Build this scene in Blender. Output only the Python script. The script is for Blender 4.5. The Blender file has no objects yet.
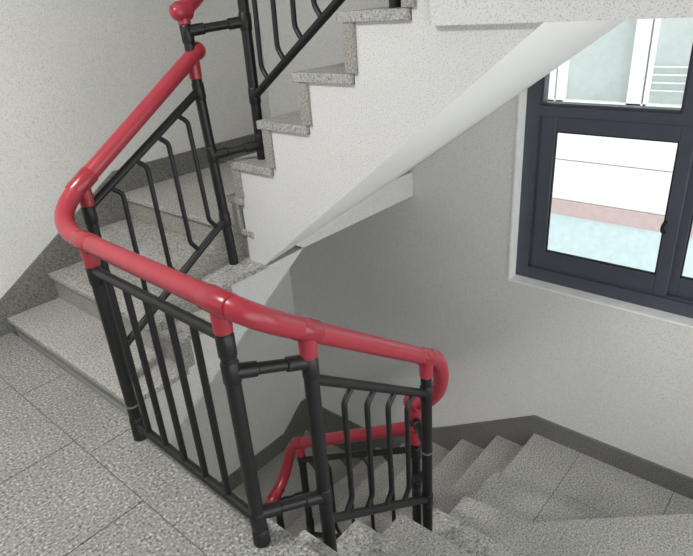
import bpy, bmesh, math
from mathutils import Vector, Matrix

scene = bpy.context.scene
COL = scene.collection

# ------------------------------------------------------------------ materials
def new_mat(name):
    m = bpy.data.materials.new(name); m.use_nodes = True
    nt = m.node_tree
    b = nt.nodes['Principled BSDF']
    return m, nt, b

def ramp(nt, pts):
    r = nt.nodes.new('ShaderNodeValToRGB')
    e = r.color_ramp.elements
    e[0].position, e[0].color = pts[0][0], (*pts[0][1], 1)
    e[1].position, e[1].color = pts[-1][0], (*pts[-1][1], 1)
    for p, c in pts[1:-1]:
        n = e.new(p); n.color = (*c, 1)
    return r

def coords(nt):
    return nt.nodes.new('ShaderNodeTexCoord').outputs['Object']

def mixc(nt, a, b, fac, mode='MIX'):
    m = nt.nodes.new('ShaderNodeMix'); m.data_type = 'RGBA'; m.blend_type = mode
    if isinstance(fac, float): m.inputs[0].default_value = fac
    else: nt.links.new(fac, m.inputs[0])
    for s, v in ((6, a), (7, b)):
        if isinstance(v, tuple): m.inputs[s].default_value = (*v, 1)
        else: nt.links.new(v, m.inputs[s])
    return m.outputs[2]

def noise(nt, co, scale, detail=2.0, rough=.5):
    n = nt.nodes.new('ShaderNodeTexNoise')
    n.inputs['Scale'].default_value = scale; n.inputs['Detail'].default_value = detail
    n.inputs['Roughness'].default_value = rough
    nt.links.new(co, n.inputs['Vector']); return n.outputs['Fac']

def granite(name, dark, mid, light, scale=150, rough=.6, stain=.12):
    m, nt, b = new_mat(name); co = coords(nt)
    r1 = ramp(nt, [(.34, dark), (.48, mid), (.56, mid), (.68, light)])
    nt.links.new(noise(nt, co, scale, 3.0, .62), r1.inputs[0])
    # coarse, soft wear and dirt clouds
    r2 = ramp(nt, [(.35, (1 - stain,) * 3), (.65, (1.0, 1.0, 1.0))])
    nt.links.new(noise(nt, co, 3.5, 4.0), r2.inputs[0])
    c = mixc(nt, r1.outputs[0], r2.outputs[0], 1.0, 'MULTIPLY')
    nt.links.new(c, b.inputs['Base Color'])
    b.inputs['Roughness'].default_value = rough
    b.inputs['Specular IOR Level'].default_value = .3
    return m

def paint(name, col, speck, speck_scale=160, amount=.62, rough=.75, bump=.15, cloud=.05):
    m, nt, b = new_mat(name); co = coords(nt)
    r = ramp(nt, [(amount, (0, 0, 0)), (amount + .07, (1, 1, 1))])
    nt.links.new(noise(nt, co, speck_scale, 2.0, .6), r.inputs[0])
    rc = ramp(nt, [(.3, tuple(v * (1 - cloud) for v in col)), (.7, col)])
    nt.links.new(noise(nt, co, 2.2, 4.0), rc.inputs[0])
    c = mixc(nt, rc.outputs[0], speck, r.outputs[0])
    nt.links.new(c, b.inputs['Base Color'])
    b.inputs['Roughness'].default_value = rough
    b.inputs['Specular IOR Level'].default_value = .2
    if bump:
        bp = nt.nodes.new('ShaderNodeBump'); bp.inputs['Strength'].default_value = bump
        bp.inputs['Distance'].default_value = .003
        nt.links.new(noise(nt, co, speck_scale * .8, 3.0), bp.inputs['Height'])
        nt.links.new(bp.outputs[0], b.inputs['Normal'])
    return m

def plain(name, col, rough=.5, spec=.5, metal=0.0, vary=.06):
    m, nt, b = new_mat(name); co = coords(nt)
    r = ramp(nt, [(.3, tuple(v * (1 - vary) for v in col)), (.7, tuple(min(1, v * (1 + vary)) for v in col))])
    nt.links.new(noise(nt, co, 14.0, 3.0), r.inputs[0])
    nt.links.new(r.outputs[0], b.inputs['Base Color'])
    b.inputs['Roughness'].default_value = rough
    b.inputs['Specular IOR Level'].default_value = spec
    b.inputs['Metallic'].default_value = metal
    return m

M = {}
M['floor'] = granite('floor_granite', (.075, .075, .07), (.295, .295, .277), (.70, .70, .665), 95, .55)
M['joint'] = plain('joint_grout', (.17, .17, .16), .9, .1)
M['tread'] = granite('tread_granite', (.14, .138, .128), (.41, .405, .38), (.74, .735, .70), 100, .6)
M['riser'] = granite('riser_granite', (.17, .168, .15), (.34, .335, .31), (.52, .515, .48), 130, .7)
M['trim'] = granite('trim_granite', (.16, .16, .15), (.40, .40, .38), (.62, .62, .59), 110, .6)
M['base'] = granite('baseboard_granite', (.08, .08, .073), (.19, .188, .174), (.33, .33, .305), 140, .65)
M['bounce_cut'] = plain('bounce_cut_grey', (.22, .21, .20), .6, .3)  # dark tone for the unseen back wall, chosen to cut bounced light
M['wall'] = paint('wall_paint', (.79, .79, .775), (.60, .60, .59), 210, .53, .75, .35)
M['stucco'] = paint('stringer_paint', (.72, .725, .72), (.47, .475, .47), 210, .56, .8, .3)
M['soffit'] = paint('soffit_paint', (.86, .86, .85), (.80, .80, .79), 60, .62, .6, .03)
M['ceil'] = paint('ceiling_paint', (.8, .8, .78), (.7, .7, .68), 60, .62)
M['black'] = plain('black_pipe', (.010, .011, .0115), .42, .42)
M['red'] = plain('red_pipe', (.345, .032, .05), .3, .5)
M['darkred'] = plain('red_fitting', (.31, .025, .038), .25, .5)
M['steel'] = plain('steel_ring', (.45, .45, .44), .35, .5, 1.0)
M['frame'] = plain('window_frame_paint', (.075, .082, .108), .4, .45)
M['gasket'] = plain('window_gasket', (.01, .01, .012), .6, .3)
M['reveal'] = plain('reveal_paint', (.90, .91, .90), .6, .3)
M['white'] = plain('facade_white', (.86, .87, .86), .7, .3, 0, .02)
M['pink'] = plain('facade_pink', (.56, .43, .43), .8, .2)
M['pale'] = plain('facade_pale_blue', (.58, .68, .71), .8, .2)
M['pane'] = plain('neighbour_pane', (.52, .56, .56), .15, .5, 0, .04)
M['lampw'] = plain('lamp_housing', (.8, .8, .78), .5)

def glass_mat():
    m, nt, b = new_mat('window_glass')
    nt.nodes.remove(b)
    out = nt.nodes['Material Output']
    t = nt.nodes.new('ShaderNodeBsdfTransparent'); t.inputs[0].default_value = (.95, .975, .97, 1)
    g = nt.nodes.new('ShaderNodeBsdfGlossy'); g.inputs['Roughness'].default_value = .02
    f = nt.nodes.new('ShaderNodeFresnel'); f.inputs[0].default_value = 1.45
    mx = nt.nodes.new('ShaderNodeMixShader')
    nt.links.new(f.outputs[0], mx.inputs[0]); nt.links.new(t.outputs[0], mx.inputs[1]); nt.links.new(g.outputs[0], mx.inputs[2])
    nt.links.new(mx.outputs[0], out.inputs[0]); return m
M['glass'] = glass_mat()

def emis(name, col, s):
    m, nt, b = new_mat(name)
    b.inputs['Emission Color'].default_value = (*col, 1); b.inputs['Emission Strength'].default_value = s
    return m
M['diffuser'] = emis('lamp_diffuser', (1, .98, .94), 3.0)

# ------------------------------------------------------------------ mesh helpers
def link(name, bm, mat, parent=None, smooth=False):
    bmesh.ops.recalc_face_normals(bm, faces=bm.faces)
    me = bpy.data.meshes.new(name); bm.to_mesh(me); bm.free()
    if smooth:
        for p in me.polygons: p.use_smooth = True
    me.materials.append(M[mat])
    o = bpy.data.objects.new(name, me); COL.objects.link(o)
    if parent is not None: o.parent = parent
    return o

def box(bm, x0, x1, y0, y1, z0, z1):
    v = [bm.verts.new((x, y, z)) for x in (min(x0, x1), max(x0, x1)) for y in (min(y0, y1), max(y0, y1)) for z in (min(z0, z1), max(z0, z1))]
    for f in ((0, 1, 3, 2), (4, 6, 7, 5), (0, 4, 5, 1), (2, 3, 7, 6), (0, 2, 6, 4), (1, 5, 7, 3)):
        bm.faces.new([v[i] for i in f])

def prism(bm, pts, z0, z1):
    """plan polygon (x, y) raised from z0 to z1"""
    a = [bm.verts.new((x, y, z0)) for x, y in pts]; b = [bm.verts.new((x, y, z1)) for x, y in pts]
    n = len(pts)
    bm.faces.new(a); bm.faces.new(b)
    for i in range(n): bm.faces.new((a[i], a[(i + 1) % n], b[(i + 1) % n], b[i]))

def loft(bm, A, B):
    a = [bm.verts.new(p) for p in A]; b = [bm.verts.new(p) for p in B]
    n = len(A)
    fa = bm.faces.new(a); fb = bm.faces.new(b)
    for i in range(n): bm.faces.new((a[i], a[(i + 1) % n], b[(i + 1) % n], b[i]))
    bmesh.ops.triangulate(bm, faces=[fa, fb])

def bevel(bm, w, seg=2):
    bmesh.ops.bevel(bm, geom=list(bm.edges), offset=w, segments=seg, affect='EDGES', profile=.6)

def tube(bm, pts, r, seg=14, radii=None, cap=True):
    pts = [Vector(p) for p in pts]
    n = len(pts)
    T = []
    for i in range(n):
        d = (pts[min(i + 1, n - 1)] - pts[max(i - 1, 0)]); T.append(d.normalized())
    u = T[0].orthogonal().normalized()
    rings = []
    for i in range(n):
        if i:
            q = T[i - 1].rotation_difference(T[i]); u = q @ u
        u = (u - T[i] * u.dot(T[i])).normalized(); w = T[i].cross(u)
        rr = radii[i] if radii else r
        rings.append([bm.verts.new(pts[i] + (u * math.cos(2 * math.pi * k / seg) + w * math.sin(2 * math.pi * k / seg)) * rr) for k in range(seg)])
    for i in range(n - 1):
        for k in range(seg):
            bm.faces.new((rings[i][k], rings[i][(k + 1) % seg], rings[i + 1][(k + 1) % seg], rings[i + 1][k]))
    if cap:
        bm.faces.new(rings[0]); bm.faces.new(rings[-1])

def bez(p0, p1, p2, p3, n=14):
    p0, p1, p2, p3 = map(Vector, (p0, p1, p2, p3))
    return [p0 * (1 - t) ** 3 + p1 * 3 * t * (1 - t) ** 2 + p2 * 3 * t * t * (1 - t) + p3 * t ** 3 for t in [i / n for i in range(n + 1)]]

def rounded(p, q, rad, n=4):
    """end-capped bar points with softened ends: returns pts, radii"""
    p, q = Vector(p), Vector(q); d = (q - p).normalized(); e = rad * .35
    return [p, p + d * e, q - d * e, q], [rad * .8, rad, rad, rad * .8]

def smooth_auto(o, ang=40):
    for p in o.data.polygons: p.use_smooth = True
    lim = math.radians(ang)
    bm = bmesh.new(); bm.from_mesh(o.data)
    for e in bm.edges:
        if len(e.link_faces) == 2 and e.calc_face_angle(0) > lim: e.smooth = False
    bm.to_mesh(o.data); bm.free()

def empty(name, loc, label, cat, group=None):
    o = bpy.data.objects.new(name, None); COL.objects.link(o)
    o.empty_display_size = .1
    o.location = loc
    o['label'] = label; o['category'] = cat
    if group: o['group'] = group
    return o

def part(name, bm, mat, parent, smooth=False, label=None):
    """a part, written in world coordinates, kept in place under its thing"""
    o = link(name, bm, mat)
    root = parent
    off = Vector((0, 0, 0)); q = parent
    while q is not None:
        off += Vector(q.location); q = q.parent
    o.data.transform(Matrix.Translation(-off))
    o.parent = parent
    if smooth: smooth_auto(o)
    if label: o['label'] = label
    return o

def struct(name, bm, mat, label=None, cat=None):
    o = link(name, bm, mat); o['kind'] = 'structure'
    o['label'] = label or name.replace('_', ' '); o['category'] = cat or name.split('_')[0]
    return o

# ------------------------------------------------------------------ key dimensions (metres, landing floor = 0)
W1, W2 = -3.45, -3.04          # planes of the two visible walls
WB, WN = 1.30, .78             # walls behind and beside the camera
UY, UX = -2.14, -1.70          # well faces of the rising flights
DY = -1.18                     # well end of the descending treads
DX = -1.54                     # well end of the low flight
LX = -.86                      # edge of the floor
CEIL = 2.70
R6 = .1667
T = .277

# ------------------------------------------------------------------ room shell
bm = bmesh.new(); box(bm, W2 - .22, WB + .15, W1 - .15, W1, -3.4, 3.6)
struct('wall_left', bm, 'wall', 'white speckled painted wall on the left beside the rising steps', 'wall')

WY0, WY1, WZ0, WZ1 = -1.44, .20, -.035, 2.05      # window opening
bm = bmesh.new()
box(bm, W2 - .22, W2, W1, WY0, -3.4, 3.6)
box(bm, W2 - .22, W2, WY1, WN + .15, -3.4, 3.6)
box(bm, W2 - .22, W2, WY0, WY1, -3.4, WZ0)
box(bm, W2 - .22, W2, WY0, WY1, WZ1, 3.6)
bmesh.ops.remove_doubles(bm, verts=bm.verts, dist=1e-5)
struct('wall_right', bm, 'wall', 'grey-white painted wall around the window', 'wall')

bm = bmesh.new()
OB = (-3.2, -2.3, .9, 2.3)       # unseen opening added for fill light in the wall behind the camera
for b in ((W1, OB[0], -3.4, 3.6), (OB[1], WN + .15, -3.4, 3.6), (OB[0], OB[1], -3.4, OB[2]), (OB[0], OB[1], OB[3], 3.6)): box(bm, WB, WB + .15, *b)
bmesh.ops.remove_doubles(bm, verts=bm.verts, dist=1e-5)
struct('wall_back', bm, 'bounce_cut', 'painted wall behind the landing', 'wall')
bm = bmesh.new()
# two unseen openings added for side light in the wall on the right of the camera: one by the landing, one by the turning landing
for b in ((W2, -2.80, -3.4, 3.6), (-2.80, -1.50, -3.4, -.45), (-2.80, -1.50, 1.40, 3.6), (-1.50, -1.30, -3.4, 3.6),
          (-1.30, 1.20, -3.4, .08), (-1.30, 1.20, 1.75, 3.6), (1.20, WB, -3.4, 3.6)):
    box(bm, b[0], b[1], WN, WN + .15, b[2], b[3])
bmesh.ops.remove_doubles(bm, verts=bm.verts, dist=1e-5)
struct('wall_near', bm, 'wall', 'painted wall beside the descending steps', 'wall')
bm = bmesh.new(); box(bm, LX - .1, WB, W1, WN, CEIL, CEIL + .2); box(bm, W2, LX - .1, W1, WN, 3.4, 3.6)
struct('ceiling', bm, 'ceil', 'white ceiling over the stairwell', 'ceiling')
bm = bmesh.new(); box(bm, W2, WB, W1, WN, -3.4, -3.2)
struct('floor_below', bm, 'riser', 'stone floor at the bottom of the well', 'floor')

# landing floor of granite slabs with open joints
bm = bmesh.new()
g = .0022
def slabrow(x0, x1, ys):
    for a, b in zip(ys[:-1], ys[1:]): box(bm, x0 + g, x1 - g, a + g, b - g, -.03, 0)
slabrow(LX, -.63, [W1, -2.734, -2.075, -.76, -.10, WN])
slabrow(-.63, -.08, [W1, -2.86, -2.20, -1.665, -1.10, -.55, .1, WN])
slabrow(-.08, .47, [W1, -3.1, -2.45, -1.8, -1.15, -.5, .15, WN])
slabrow(.47, WB, [W1, -2.9, -2.25, -1.6, -.95, -.3, WN])
floor = struct('floor', bm, 'floor', 'speckled granite slab floor of the landing in the foreground', 'floor')
bm = bmesh.new(); box(bm, LX + .006, WB, W1, WN, -.088, -.004)
link('floor_bed', bm, 'joint', floor)
bm = bmesh.new(); box(bm, LX - .03, WB, W1, UY, -.30, -.088); box(bm, LX - .03, WB, UY, DY, -.30, -.088); box(bm, LX, WB, DY, WN, -.30, -.088)
link('floor_slab', bm, 'stucco', floor)

# ------------------------------------------------------------------ stairs
W1 += .004; W2 += .004; WN -= .004      # a hair clear of the plaster
def tread_x(parent, x0, x1, y0, y1, z, mat='tread', th=.03, poly=None):
    bm = bmesh.new()
    if poly: prism(bm, poly, z - th, z)
    else: box(bm, x0, x1, y0, y1, z - th, z)
    bevel(bm, .005)
    return part('tread', bm, mat, parent)

def riser(parent, x0, x1, y0, y1, z0, z1):
    bm = bmesh.new(); box(bm, x0, x1, y0, y1, z0, z1); bevel(bm, .003, 1)
    return part('riser', bm, 'riser', parent)

# --- flight rising along the left wall
up = empty('stair_flight', (-1.2, (W1 + UY) / 2, 0), 'short granite flight climbing along the left wall, beyond the black railing', 'stairs')
nx = [LX, -1.145, -1.42]; nz = [.09, .257, .424]; ends = [-1.145, -1.42, -1.70]
EY = UY + .022
for i in range(3):
    tread_x(up, ends[i] - .03, nx[i], W1, EY, nz[i])
    z0 = (0, .09, .257)[i]
    riser(up, nx[i] - .07, nx[i] - .018, W1, EY - .004, z0 - (.0 if i else .0), nz[i] - .03)
riser(up, -1.70 - .068, -1.70 - .018, W1, EY - .004, .424, .59 - .03)
# concrete slab below the treads, with its sloping underside
prof = [(-.88, -.29), (-.88, .045), (-1.20, .045), (-1.20, .212), (-1.475, .212), (-1.475, .379), (-1.75, .379), (-2.012, .40)]
bm = bmesh.new()
prof = [(-.885, -.32), (-.885, .059), (-1.165, .059), (-1.165, .226), (-1.44, .226), (-1.44, .393), (-1.76, .393), (-2.005, .40)]
loft(bm, [(x, W1, z) for x, z in prof], [(x, UY, z) for x, z in prof])
part('flight_slab', bm, 'stucco', up)

# --- corner landing where the left wall meets the window wall
land = empty('stair_landing', (-2.4, -2.8, .59), 'granite corner landing between the two rising flights', 'landing')
bm = bmesh.new(); box(bm, W2, -1.69, W1, -2.16, .56, .59); bevel(bm, .005)
part('paving', bm, 'tread', land)
bm = bmesh.new()
loft(bm, [(W2, W1, .40), (-2.005, W1, .40), (-1.76, W1, .56), (W2, W1, .56)],
         [(W2, UY, .40), (-2.005, UY, .40), (-1.76, UY, .56), (W2, UY, .56)])
part('landing_slab', bm, 'stucco', land)

# --- flight rising along the window wall
up2 = empty('stair_flight', (-2.4, -1.7, .6), 'upper flight with white speckled side climbing across the window', 'stairs')
EX = UX + .02
nyz = [(-2.31, .762), (-2.265, .940), (-2.01, 1.147), (-1.757, 1.352), (-1.502, 1.560), (-1.245, 1.765)]
for i, (y, z) in enumerate(nyz[:5]):
    y1 = nyz[i + 1][0] + .05
    if i == 0:
        tread_x(up2, 0, 0, 0, 0, z, 'trim', .037, [(EX, y), (EX, -2.20), (W2, -2.20), (W2, -2.46)])
    else:
        tread_x(up2, W2, EX, y, y1, z, 'trim', .037)
    zb = .59 if i == 0 else nyz[i - 1][1]
    riser(up2, W2, EX - .005, y + .022, y + .072, zb, z - .037)
riser(up2, W2, EX - .005, nyz[5][0] + .022, nyz[5][0] + .072, nyz[4][1], nyz[5][1] - .037)
def zs(y, wall):   # underside of the flight
    if wall: return .569 + (y + 2.162) * .70
    return .40 + (y + 2.14) * .79
yb = -2.14
yt = -.735
def prof2(x, wall):
    p = [(x, yb, zs(yb, wall))]
    ys = [-2.20] + [a[0] + .045 for a in nyz[1:]]
    p = [(x, -2.22, .60), (x, -2.22, .884)]
    for i in range(1, 5):
        z = nyz[i][1] - .038
        p[-1] = (x, p[-1][1], z)
        p.append((x, nyz[i + 1][0] + .055, z)); p.append((x, nyz[i + 1][0] + .055, z))
    p[-1] = (x, p[-1][1], 1.70)
    p.append((x, -1.09, 1.70))
    p.append((x, -1.09, 1.60)); p.append((x, yt, 1.60))
    p.append((x, yt, zs(yt, wall)))
    p.append((x, yb, zs(yb, wall)))
    p.append((x, -2.22, zs(yb, wall)))
    return p
bm = bmesh.new(); loft(bm, prof2(W2, True), prof2(UX, False))
o = part('flight_slab', bm, 'stucco', up2)
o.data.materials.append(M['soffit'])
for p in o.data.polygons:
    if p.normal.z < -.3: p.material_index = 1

# --- upper landing over the window
ul = empty('stair_landing', (-2.4, -.3, 1.757), 'white landing slab at the top edge, above the window', 'landing')
bm = bmesh.new(); box(bm, W2, UX + .03, -1.10, WN, 1.505, 1.71)
part('landing_slab', bm, 'stucco', ul)
bm = bmesh.new(); box(bm, W2, UX + .05, -1.255, WN, 1.71, 1.757); bevel(bm, .005)
part('paving', bm, 'trim', ul)

# --- flight descending from the landing
dn = empty('stair_flight', (-1.6, -.2, -.6), 'granite flight descending from the near landing, to the right of the railing', 'stairs')
xs = [LX, -.96, -1.24, -1.534, -1.83, -2.11, -2.46]
zz = [0, -.105, -.305, -.53, -.755, -.90, -1.0]
JY2 = -.84
for i in range(1, 7):
    z = zz[i]; xn = xs[i]; xb = xs[i - 1]
    if i == 5:
        tread_x(dn, 0, 0, 0, 0, z, 'tread', .045, [(xb + .02, DY), (xb + .02, WN), (W2 + .02, WN), (W2 + .02, .17), (-2.70, -.195), (xn - .045, -.81), (xn, DY)])
    elif i == 6:
        bm = bmesh.new()
        box(bm, xb + .02, xn - .0, DY, JY2 - .0016, z - .045, z); box(bm, xb + .02, xn, JY2 + .0016, -.1, z - .045, z)
        part('tread', bm, 'tread', dn)
    else:
        tread_x(dn, xn, xb + (.02 if i > 1 else 0), DY, WN, z)
    zl = zz[i + 1] if i < 6 else -1.10
    riser(dn, xn + .02, xn + .07, DY, WN if i < 5 else -.80, zl, z - .03)
top = [None]
for i in range(2, 7):
    top += [(xs[i - 1] + .02, zz[i] - .032), (xs[i] + .03, zz[i] - .032)]
top += [(xs[6] + .03, -1.28), (-2.2, -1.28), (LX, -.42)]
# the first profile point drops down to the first step
top = [(LX, zz[1] - .031), (xs[1] + .03, zz[1] - .031)] + top[1:]
bm = bmesh.new(); loft(bm, [(x, DY + .02, z) for x, z in top], [(x, WN, z) for x, z in top])
part('flight_slab', bm, 'stucco', dn)
bm = bmesh.new(); prism(bm, [(xs[5] - .02, -.78), (-2.68, -.15), (W2 + .04, .20), (W2 + .04, WN), (xs[5] - .02, WN)], -1.10, -.945)
part('riser', bm, 'riser', dn)

# --- turning landing below the window
rl = empty('stair_landing', (-2.7, -.3, -1.10), 'granite turning landing under the window', 'landing')
bm = bmesh.new()
JY = -.87
box(bm, W2, -2.43, DY, JY - .0016, -1.14, -1.10)
for a, b in ((JY + .0016, -.332), (-.329, WN)):
    box(bm, W2, -2.633, a, b, -1.14, -1.10); box(bm, -2.630, -2.43, a, b, -1.14, -1.10)
part('paving', bm, 'tread', rl)
bm = bmesh.new(); box(bm, W2, -2.435, DY + .02, WN, -1.30, -1.145)
part('landing_slab', bm, 'stucco', rl)

# --- lower flight along the window wall
lo = empty('stair_flight', (-2.35, -1.9, -1.9), 'lower granite flight descending along the window wall to the dark corner', 'stairs')
ly = [DY, -1.445, -1.725, -2.0, -2.28, -2.56]; lz = [-1.10, -1.25, -1.43, -1.60, -1.77, -1.95]
for i in range(1, 6):
    tread_x(lo, W2, DX, ly[i], ly[i - 1] + .02, lz[i])
    riser(lo, W2, DX, ly[i - 1] + .02, ly[i - 1] + .07, lz[i], lz[i - 1] - .03)
riser(lo, W2, DX, ly[5] + .02, ly[5] + .06, -2.22, lz[5] - .03)
prof = [(DY + .09, -1.30)]
for i in range(1, 6):
    prof += [(ly[i - 1] + .02, lz[i] - .032), (ly[i] + .03, lz[i] - .032)]
prof += [(ly[5] + .03, -2.2), (DY + .09, -1.5)]
prof[0] = (DY + .02, -1.5); prof = prof[:-1] + [(DY - .1, -1.52)]
bm = bmesh.new(); loft(bm, [(W2, y, z) for y, z in prof[1:]], [(DX - .02, y, z) for y, z in prof[1:]])
part('flight_slab', bm, 'stucco', lo)

# --- lowest corner landing and the flight leaving it along the left wall
ll = empty('stair_landing', (-2.6, -3.0, -2.0), 'dark granite landing at the foot of the well', 'landing')
bm = bmesh.new(); box(bm, W2, -1.95, W1, ly[5] + .03, -2.30, -2.22)
part('paving', bm, 'tread', ll)
bm = bmesh.new(); box(bm, W2, -1.95, W1, ly[5] + .03, -2.48, -2.30)
part('landing_slab', bm, 'stucco', ll)
lf = empty('stair_flight', (-1.5, -2.8, -2.6), 'lowest granite flight along the left wall, glimpsed through the well', 'stairs')
for i in range(5):
    x1 = -1.95 + .277 * i; z = -2.30 - .167 * i - .0
    tread_x(lf, x1 - .0, x1 + .30, W1, UY, z - .09)
    riser(lf, x1 + .23, x1 + .28, W1, UY, z - .09 - .167, z - .12)

# ------------------------------------------------------------------ baseboards
W1 -= .004; W2 -= .004; WN += .004
def base_wall1(name, pts, h, label):
    bm = bmesh.new()
    A = [(x, W1, z) for x, z in pts] + [(x, W1, z - h) for x, z in reversed(pts)]
    loft(bm, A, [(x, y + .018, z) for x, y, z in A])
    return struct(name, bm, 'base', label, 'baseboard')
def base_wall2(name, pts, h, label):
    bm = bmesh.new()
    A = [(W2, y, z) for y, z in pts] + [(W2, y, z - h) for y, z in reversed(pts)]
    loft(bm, A, [(x + .018, y, z) for x, y, z in A])
    return struct(name, bm, 'base', label, 'baseboard')
base_wall1('baseboard_left', [(WB, .15), (-.78, .15), (-1.69, .735), (W2, .735)], .30, 'dark stone baseboard rising with the steps along the left wall')
base_wall1('baseboard_lower', [(-1.9, -2.06), (-2.72, -2.05), (-2.98, -1.84), (W2, -1.84)], .35, 'dark stone baseboard deep in the well on the left wall')
base_wall2('baseboard_right', [(WN, -.965), (-1.193, -.965), (-1.928, -1.432), (-2.645, -1.83), (W1, -1.84)], .42, 'dark stone baseboard below the window, sloping down with the steps')
base_wall2('baseboard_upper', [(-1.255, 1.90), (-2.10, 1.22), (-2.42, .90), (-2.50, .735), (W1, .735)], .16, 'stone baseboard behind the upper flight')

# ------------------------------------------------------------------ window
win = bpy.data.objects.new('window_1', None); COL.objects.link(win)
win['kind'] = 'structure'; win['label'] = 'dark grey framed window in the right wall'; win['category'] = 'window'
FX = -3.115                      # front of the frame
bm = bmesh.new()                 # white reveal lining and sill
t = .012
box(bm, W2 - .2, W2 + .006, WY0, WY0 + t, WZ0, WZ1)
box(bm, W2 - .2, W2 + .006, WY1 - t, WY1, WZ0, WZ1)
box(bm, W2 - .2, W2 + .006, WY0 + t, WY1 - t, WZ0, WZ0 + t)
box(bm, W2 - .2, W2 + .006, WY0 + t, WY1 - t, WZ1 - t, WZ1)
part('window_reveal', bm, 'reveal', win)
y0, y1, z0, z1 = WY0 + t, WY1 - t, WZ0 + t, WZ1 - t
bm = bmesh.new()
for b in ((y0, y0 + .075, z0, z1), (y1 - .075, y1, z0, z1), (y0 + .075, y1 - .075, z0, z0 + .075), (y0 + .075, y1 - .075, z1 - .07, z1), (y0 + .075, y1 - .075, .955, 1.008)):
    box(bm, FX - .075, FX, *b)
box(bm, FX - .075, FX, -.655, -.585, 1.008, z1 - .07)
# stepped stop beads
for b in ((y0 + .075, y0 + .090, z0 + .075, .955), (y0 + .075, y1 - .075, z0 + .075, z0 + .088), (y0 + .075, y0 + .088, 1.008, z1 - .07), (y0 + .088, -.668, 1.008, 1.022), (-.668, -.655, 1.008, z1 - .07)):
    box(bm, FX - .075, FX - .014, *b)
part('window_frame', bm, 'frame', win)
def sash(y0, y1, z0, z1, x, sl, sr, st, sb):
    bm = bmesh.new()
    for b in ((y0, y0 + sl, z0, z1), (y1 - sr, y1, z0, z1), (y0 + sl, y1 - sr, z0, z0 + sb), (y0 + sl, y1 - sr, z1 - st, z1)): box(bm, x - .03, x, *b)
    bevel(bm, .003, 1)
    s = part('window_sash', bm, 'frame', win)
    bm = bmesh.new()
    a, b_, c, d = y0 + sl, y1 - sr, z0 + sb, z1 - st
    for b in ((a, a + .006, c, d), (b_ - .006, b_, c, d), (a, b_, c, c + .006), (a, b_, d - .006, d)): box(bm, x - .022, x - .004, *b)
    part('gasket', bm, 'gasket', s)
    bm = bmesh.new(); box(bm, x - .017, x - .013, a - .004, b_ + .004, c - .004, d + .004)
    part('pane', bm, 'glass', s)
    return s
s1 = sash(y0 + .09, -.583, z0 + .088, .955, FX - .008, .082, .066, .080, .104)
sash(-.600, y1 - .075, z0 + .088, .955, FX - .040, .06, .06, .080, .104)
bm = bmesh.new(); box(bm, FX - .05, FX - .046, y0 + .08, -.655, 1.012, z1 - .07); part('pane', bm, 'glass', win)
bm = bmesh.new(); box(bm, FX - .05, FX - .046, -.585, y1 - .075, 1.008, z1 - .07); part('pane', bm, 'glass', win)
bm = bmesh.new()                 # crescent pull handle on the sash
tube(bm, bez((FX - .009, -.645, .415), (FX + .03, -.652, .42), (FX + .03, -.652, .465), (FX - .009, -.645, .47), 8), .009, 8)
part('handle', bm, 'gasket', s1, True)

# ------------------------------------------------------------------ house across the alley
nb = empty('neighbour_building', (-6.6, -1.5, -3.4), 'pale house wall with a pink band seen through the window', 'building')
BX = -6.5
bm = bmesh.new(); box(bm, BX - .5, BX, -7, 5, -.21, .36); box(bm, BX - .5, BX, -7, -2.86, .36, 1.9); box(bm, BX - .5, BX, .2, 5, .36, 1.9)
box(bm, BX - .5, BX, -7, 5, 1.9, 3.2)
part('upper_wall', bm, 'white', nb, label='white upper wall')
bm = bmesh.new(); box(bm, BX - .5, BX, -7, 5, -.68, -.222); part('wall_course', bm, 'white', nb, label='white wall course below a thin joint')
bm = bmesh.new(); box(bm, BX - .5, BX + .02, -7, 5, -.865, -.685); part('band', bm, 'pink', nb, label='dusty pink horizontal band')
bm = bmesh.new(); box(bm, BX - .5, BX, -7, 5, -3.4, -.872); part('lower_wall', bm, 'pale', nb, label='pale blue lower wall')
bm = bmesh.new(); box(bm, BX - .6, BX - .3, -7, 5, -3.3, 3.1); part('wall_core', bm, 'joint', nb)
bm = bmesh.new()
for b in ((-2.86, -2.77, .36, 1.9), (-2.74, -2.66, .36, 1.9), (-2.64, -2.56, .36, 1.9), (-1.90, -1.76, .36, 1.9), (-1.74, -1.71, .36, 1.9), (.05, .2, .36, 1.9), (-2.86, .2, .36, .44), (-2.86, .2, 1.82, 1.9)):
    box(bm, BX - .2, BX + .01, *b)
wf = part('window_frame', bm, 'white', nb, label='white window frame')
for a, b in ((-2.56, -1.90), (-1.71, .05)):
    bm = bmesh.new(); box(bm, BX - .12, BX - .08, a, b, .44, 1.82); part('pane', bm, 'pane', wf)
bm = bmesh.new()
for k in range(4): box(bm, BX - .07, BX - .05, -1.71, .05, .56 + .075 * k, .572 + .075 * k)
part('rail', bm, 'white', wf)

# ------------------------------------------------------------------ the railing
rail = empty('stair_railing', (-.8, -1.6, 0), 'black steel pipe railing with a glossy red handrail around the stairwell', 'railing')
RP, RR, RB, RS = .0236, .0335, .0175, .0110      # post, handrail, bar, baluster radii

def P_(name, pts, r, mat, radii=None, seg=16, parent=rail, label=None):
    bm = bmesh.new(); tube(bm, pts, r, seg, radii)
    return part(name, bm, mat, parent, True, label)

def lerp(a, b, t): return Vector(a) * (1 - t) + Vector(b) * t

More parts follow.
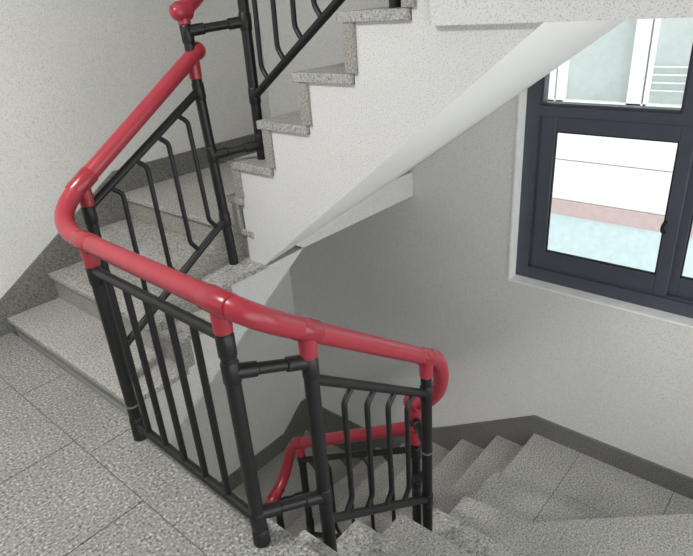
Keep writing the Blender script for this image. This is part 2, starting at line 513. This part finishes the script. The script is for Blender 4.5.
def post(foot, top, collars=(), flange=False):
    foot, top = Vector(foot), Vector(top)
    o = P_('post', [foot, top], RP, 'black')
    d = (top - foot).normalized()
    for z in collars:                # joint sleeves
        c = foot + (top - foot) * ((z - foot.z) / (top.z - foot.z))
        P_('sleeve', [c - d * .037, c - d * .031, c + d * .031, c + d * .037], 1, 'black', [RP + .0005, RP + .0035, RP + .0035, RP + .0005], 16, o)
    if flange:
        P_('foot_sleeve', [foot, foot + d * .05, foot + d * .058], 1, 'black', [RP + .006, RP + .0045, RP], 16, o)
    return o

def socket(p_top, length=.09):
    p = Vector(p_top)
    return P_('socket', [p + Vector((0, 0, -.01)), p - Vector((0, 0, length * .6)), p - Vector((0, 0, length)), p - Vector((0, 0, length + .004))], 1, 'red', [.029, .0285, .0275, RP], label='red socket joining the handrail to a post')

def tee(c, d, half=.055):
    c, d = Vector(c), Vector(d).normalized()
    return P_('tee_fitting', [c - d * half, c - d * (half - .006), c + d * (half - .006), c + d * half], 1, 'darkred', [RR + .001, RR + .0035, RR + .0035, RR + .001], 18, label='darker red tee sleeve on the handrail')

def link_bar(a, b):
    a, b = Vector(a), Vector(b); d = (b - a).normalized()
    L = (b - a).length
    pts = [a, a + d * .075, a + d * .079, b - d * .079, b - d * .075, b]
    s, t_ = RB + .006, RB + .001
    return P_('spacer_bar', pts, 1, 'black', [s, s, t_, t_, s, s], 14)

def bars(a, b):
    return P_('panel_bar', [a, b], RB, 'black', None, 14)

def bent_balusters(a, b, c, d, fr, shift):
    """a-b upper bar, c-d lower bar (c under a); shift: fraction moved uphill at each bend"""
    for f in fr:
        p0 = lerp(a, b, f); p1 = lerp(a, b, f + shift); q0 = lerp(c, d, f + shift * 1.8); q1 = lerp(c, d, f + shift)
        k1 = Vector((p1.x, p1.y, p0.z - .042)); k2 = Vector((q1.x, q1.y, q0.z + .055))
        if k2.z < q1.z + .03: k2.z = q1.z + .03
        dz = Vector((0, 0, 1)); r1 = (k1 - p0) * .5; r2 = (k2 - q0) * .5
        pts = [p0, k1 - r1] + bez(k1 - r1, k1, k1, k1 - dz * .035, 5)[1:]
        pts += bez(k2 + dz * .035, k2, k2, k2 - r2, 5) + [q0]
        P_('baluster', pts, RS, 'black', None, 10)

# posts ------------------------------------------------------------
A = Vector((-.817, -1.987, .885)); B = Vector((-.78, -1.183, .90))
A2 = Vector((-.975, -2.26, 1.02)); Pm = Vector((-1.585, -2.26, 1.42)); Pt = Vector((-1.575, -2.26, 1.60))
Q = Vector((-1.80, -2.13, 1.98))
C = Vector((-1.005, -1.10, .73)); D = Vector((-1.63, -1.10, .295))
E1 = Vector((-1.80, -1.28, -.12)); E2 = Vector((-1.80, -1.28, -.265))
G = Vector((-1.80, -2.14, -.815)); H = Vector((-1.66, -2.27, -1.20))

post((A.x, A.y, 0), A, (.757, .07), True)
post((B.x, B.y, 0), B, (.765, .675, .10), True)
post((-.955, -2.26, .09), A2, (.89, .30))
post((-1.625, -2.26, .424), Pt, (1.51, 1.275, .99, .665))
post((-1.79, -2.13, .93), Q, (1.54, 1.23, 1.02))
post((C.x + .0, C.y, -.305), C, (.60, .07))
post((D.x, D.y, -.755), D, (.12, -.47))
post((E1.x, E1.y, -1.25), E1, (-.25, -.42, -.62, -1.0))
post((G.x, G.y, -1.77), G, (-.95, -1.27, -1.5))
post((H.x, H.y, -2.45), H, (-1.34,))

# red handrail -----------------------------------------------------
dU1 = (Pm - A2).normalized(); dCD = (D - C).normalized(); dEG = (G - E2).normalized()
Yp, Xm = Vector((0, 1, 0)), Vector((-1, 0, 0))
P_('handrail', [Pm + dU1 * .05, A2], RR, 'red')
P_('handrail', [A, B], RR, 'red')
P_('handrail', [C, D], RR, 'red')
P_('handrail', [E2 - dEG * .05, G], RR, 'red')
dH = Vector((1, 0, -.6)).normalized()
P_('handrail', [H, H + dH * 1.1], RR, 'red')
P_('end_cap', [Pm + dU1 * .02, Pm + dU1 * .045, Pm + dU1 * .062, Pm + dU1 * .068], 1, 'red', [RR + .003, RR + .004, RR - .006, RR - .022])
P_('end_cap', [E2 - dEG * .02, E2 - dEG * .045, E2 - dEG * .062, E2 - dEG * .068], 1, 'red', [RR + .003, RR + .004, RR - .006, RR - .022])
P_('elbow', bez(A2, A2 - dU1 * .18, A - Yp * .15, A, 20), RR + .0015, 'red')
P_('elbow', bez(B, B + Yp * .16, C - dCD * .16, C, 20), RR + .0015, 'red')
P_('elbow', bez(D, D + dCD * .16 + Vector((0, .01, .06)), E1 + Yp * .17 + Vector((-.03, 0, .05)), E1, 22), RR + .0005, 'red')
P_('elbow', bez(G, G + dEG * .16, H - dH * .18, H, 18), RR + .0015, 'red')
P_('elbow', bez(Q, Q - Vector((0, .22, .16)), Pt - Vector((.22, 0, -.12)), Pt, 20), RR + .0005, 'red')
P_('end_cap', [Pt - Vector((.03, 0, 0)), Pt + Vector((.02, 0, -.002)), Pt + Vector((.045, 0, -.006)), Pt + Vector((.055, 0, -.008))], 1, 'red', [RR + .004, RR + .006, RR - .004, RR - .02])
P_('end_cap', [E1 + Vector((0, .03, 0)), E1 + Vector((0, -.02, -.002)), E1 + Vector((0, -.045, -.006)), E1 + Vector((0, -.055, -.008))], 1, 'red', [RR + .004, RR + .006, RR - .004, RR - .02])
dQ = Vector((0, 1, .8)).normalized()
P_('handrail', [Q, Q + dQ * 1.0], RR, 'red')
tee(A2, dU1); tee(A, Yp, .05); tee(B, Yp); tee(C, dCD, .05); tee(D, dCD, .045); tee(G, dEG); tee(H, dH, .05); tee(Q, dQ)
for p in (A, B, A2, Pm, C, D, E1, E2, G, H, Q): socket(p)
socket(Pt, .05)

# landing panel ----------------------------------------------------
a, b = Vector((A.x, A.y, .775)), Vector((B.x, B.y, .79)); c, d = Vector((A.x, A.y, .07)), Vector((B.x, B.y, .10))
bars(a, b); bars(c, d)
for k in range(5):
    f = (.13, .29, .46, .63, .80)[k]
    P_('baluster', [lerp(a, b, f), lerp(c, d, f)], RS + .001, 'black', None, 10)
# panel on the rising flight
a, b = Vector((-.975, -2.26, .915)), Vector((-1.59, -2.26, 1.28)); c, d = Vector((-.965, -2.26, .27)), Vector((-1.612, -2.26, .665))
bars(a, b); bars(c, d)
bent_balusters(a, b, c, d, (.165, .385, .585, .775), .085)
# panel on the upper flight
a, b = Vector((-1.80, -2.12, 1.84)), Vector((-1.80, -1.32, 2.40)); c, d = Vector((-1.79, -2.12, 1.23)), Vector((-1.79, -1.32, 1.77))
bars(a, b); bars(c, d)
bent_balusters(a, b, c, d, (.02, .165, .31, .455, .60, .745, .89), .06)
post((-1.79, -1.32, 1.56), (-1.80, -1.32, 2.64))
# panel on the descending flight
a, b = Vector((-1.005, -1.10, .555)), Vector((-1.63, -1.10, .115)); c, d = Vector((-1.005, -1.10, -.045)), Vector((-1.63, -1.10, -.47))
bars(a, b); bars(c, d)
bent_balusters(a, b, c, d, (.30, .485, .675, .865), -.085)
# panel on the lower flight
a, b = Vector((-1.80, -1.28, -.40)), Vector((-1.80, -2.14, -.95)); c, d = Vector((-1.80, -1.28, -1.06)), Vector((-1.80, -2.14, -1.60))
bars(a, b); bars(c, d)
bent_balusters(a, b, c, d, (.25, .43, .61, .79, .93), -.07)
# short bars tying the corner posts together
link_bar((B.x, B.y, .675), (C.x, C.y, .62)); link_bar((B.x, B.y, .125), (C.x, C.y, .07))
link_bar((-1.577, -2.26, 1.52), (-1.797, -2.13, 1.54)); link_bar((-1.60, -2.26, .985), (-1.79, -2.13, 1.01))
link_bar((D.x, D.y, -.15), (E1.x, E1.y, -.22)); link_bar((D.x, D.y, -.32), (E1.x, E1.y, -.60))
link_bar((G.x, G.y, -1.235), (H.x, H.y, -1.275))
# thin bright rings on two posts
for p, z in ((D, -.19), (A, .17)):
    P_('ring', [(p.x, p.y, z - .004), (p.x, p.y, z + .004)], RP + .0035, 'steel', label='thin steel ring on a post')

# ------------------------------------------------------------------ ceiling lamp
lamp = empty('ceiling_light', (.10, -1.90, CEIL), 'round white ceiling light over the landing', 'light')
bm = bmesh.new(); tube(bm, [(.10, -1.90, CEIL), (.10, -1.90, CEIL - .03), (.10, -1.90, CEIL - .035)], 1, 32, [.26, .26, .25])
part('housing', bm, 'lampw', lamp, True)
bm = bmesh.new(); tube(bm, [(.10, -1.90, CEIL - .035), (.10, -1.90, CEIL - .06), (.10, -1.90, CEIL - .075)], 1, 32, [.24, .22, .14])
part('diffuser', bm, 'diffuser', lamp, True)
L = bpy.data.lights.new('ceiling_lamp', 'AREA'); L.shape = 'DISK'; L.size = .5; L.energy = 49; L.color = (1, .985, .95)
lo_ = bpy.data.objects.new('ceiling_lamp', L); COL.objects.link(lo_); lo_.location = (.10, -1.90, CEIL - .085)

lamp2 = empty('ceiling_light', (-.30, -1.70, -.30), 'round white lamp added under the landing to brighten the well', 'light')  # added fixture, out of view, filling the lower well with light
bm = bmesh.new(); tube(bm, [(-.30, -1.70, -.30), (-.30, -1.70, -.33), (-.30, -1.70, -.335)], 1, 32, [.2, .2, .19])
part('housing', bm, 'lampw', lamp2, True)
bm = bmesh.new(); tube(bm, [(-.30, -1.70, -.335), (-.30, -1.70, -.36), (-.30, -1.70, -.375)], 1, 32, [.18, .16, .1])
part('diffuser', bm, 'diffuser', lamp2, True)
L2 = bpy.data.lights.new('well_fill_lamp', 'AREA'); L2.shape = 'DISK'; L2.size = .4; L2.energy = 20; L2.color = (1, .985, .95)
l2 = bpy.data.objects.new('well_fill_lamp', L2); COL.objects.link(l2); l2.location = (-.30, -1.70, -.39)

# ------------------------------------------------------------------ daylight
w = bpy.data.worlds.new('sky'); scene.world = w; w.use_nodes = True
bg = w.node_tree.nodes['Background']
bg.inputs['Color'].default_value = (.985, 1, .985, 1)
tc = w.node_tree.nodes.new('ShaderNodeTexCoord'); sx = w.node_tree.nodes.new('ShaderNodeSeparateXYZ')
mr = w.node_tree.nodes.new('ShaderNodeMapRange')      # sky strength ramped up toward the right, to brighten the left wall
w.node_tree.links.new(tc.outputs['Generated'], sx.inputs[0]); w.node_tree.links.new(sx.outputs['Y'], mr.inputs['Value'])
mr.inputs['From Min'].default_value = -1; mr.inputs['From Max'].default_value = 1
mr.inputs['To Min'].default_value = .9; mr.inputs['To Max'].default_value = 3.1
w.node_tree.links.new(mr.outputs[0], bg.inputs['Strength'])

# ------------------------------------------------------------------ camera
cd = bpy.data.cameras.new('camera'); cam = bpy.data.objects.new('camera', cd); COL.objects.link(cam)
vx, vy, cx, cy = (917.0, -44.0), (-375.0, 52.0), 346.5, 278.0
f = math.sqrt(-((vx[0] - cx) * (vy[0] - cx) + (vx[1] - cy) * (vy[1] - cy)))
dx = -Vector((vx[0] - cx, -(vx[1] - cy), -f)).normalized()
dy = -Vector((vy[0] - cx, -(vy[1] - cy), -f)).normalized()
dz = dx.cross(dy)
m = Matrix((dx, dy, dz)).to_4x4(); m.translation = Vector((0, 0, 1.6))
cam.matrix_world = m
cd.sensor_fit = 'HORIZONTAL'; cd.sensor_width = 36.0; cd.lens = f / 693.0 * 36.0
cd.clip_start = .02
scene.camera = cam

scene.view_settings.view_transform = 'Standard'
scene.view_settings.look = 'None'
scene.view_settings.gamma = 1.0
scene.view_settings.exposure = 0.0
scene.view_settings.use_curve_mapping = False
try:
    scene.cycles.use_denoising = True
    scene.cycles.max_bounces = 10
    scene.cycles.diffuse_bounces = 6
    scene.cycles.transparent_max_bounces = 12
except Exception: pass
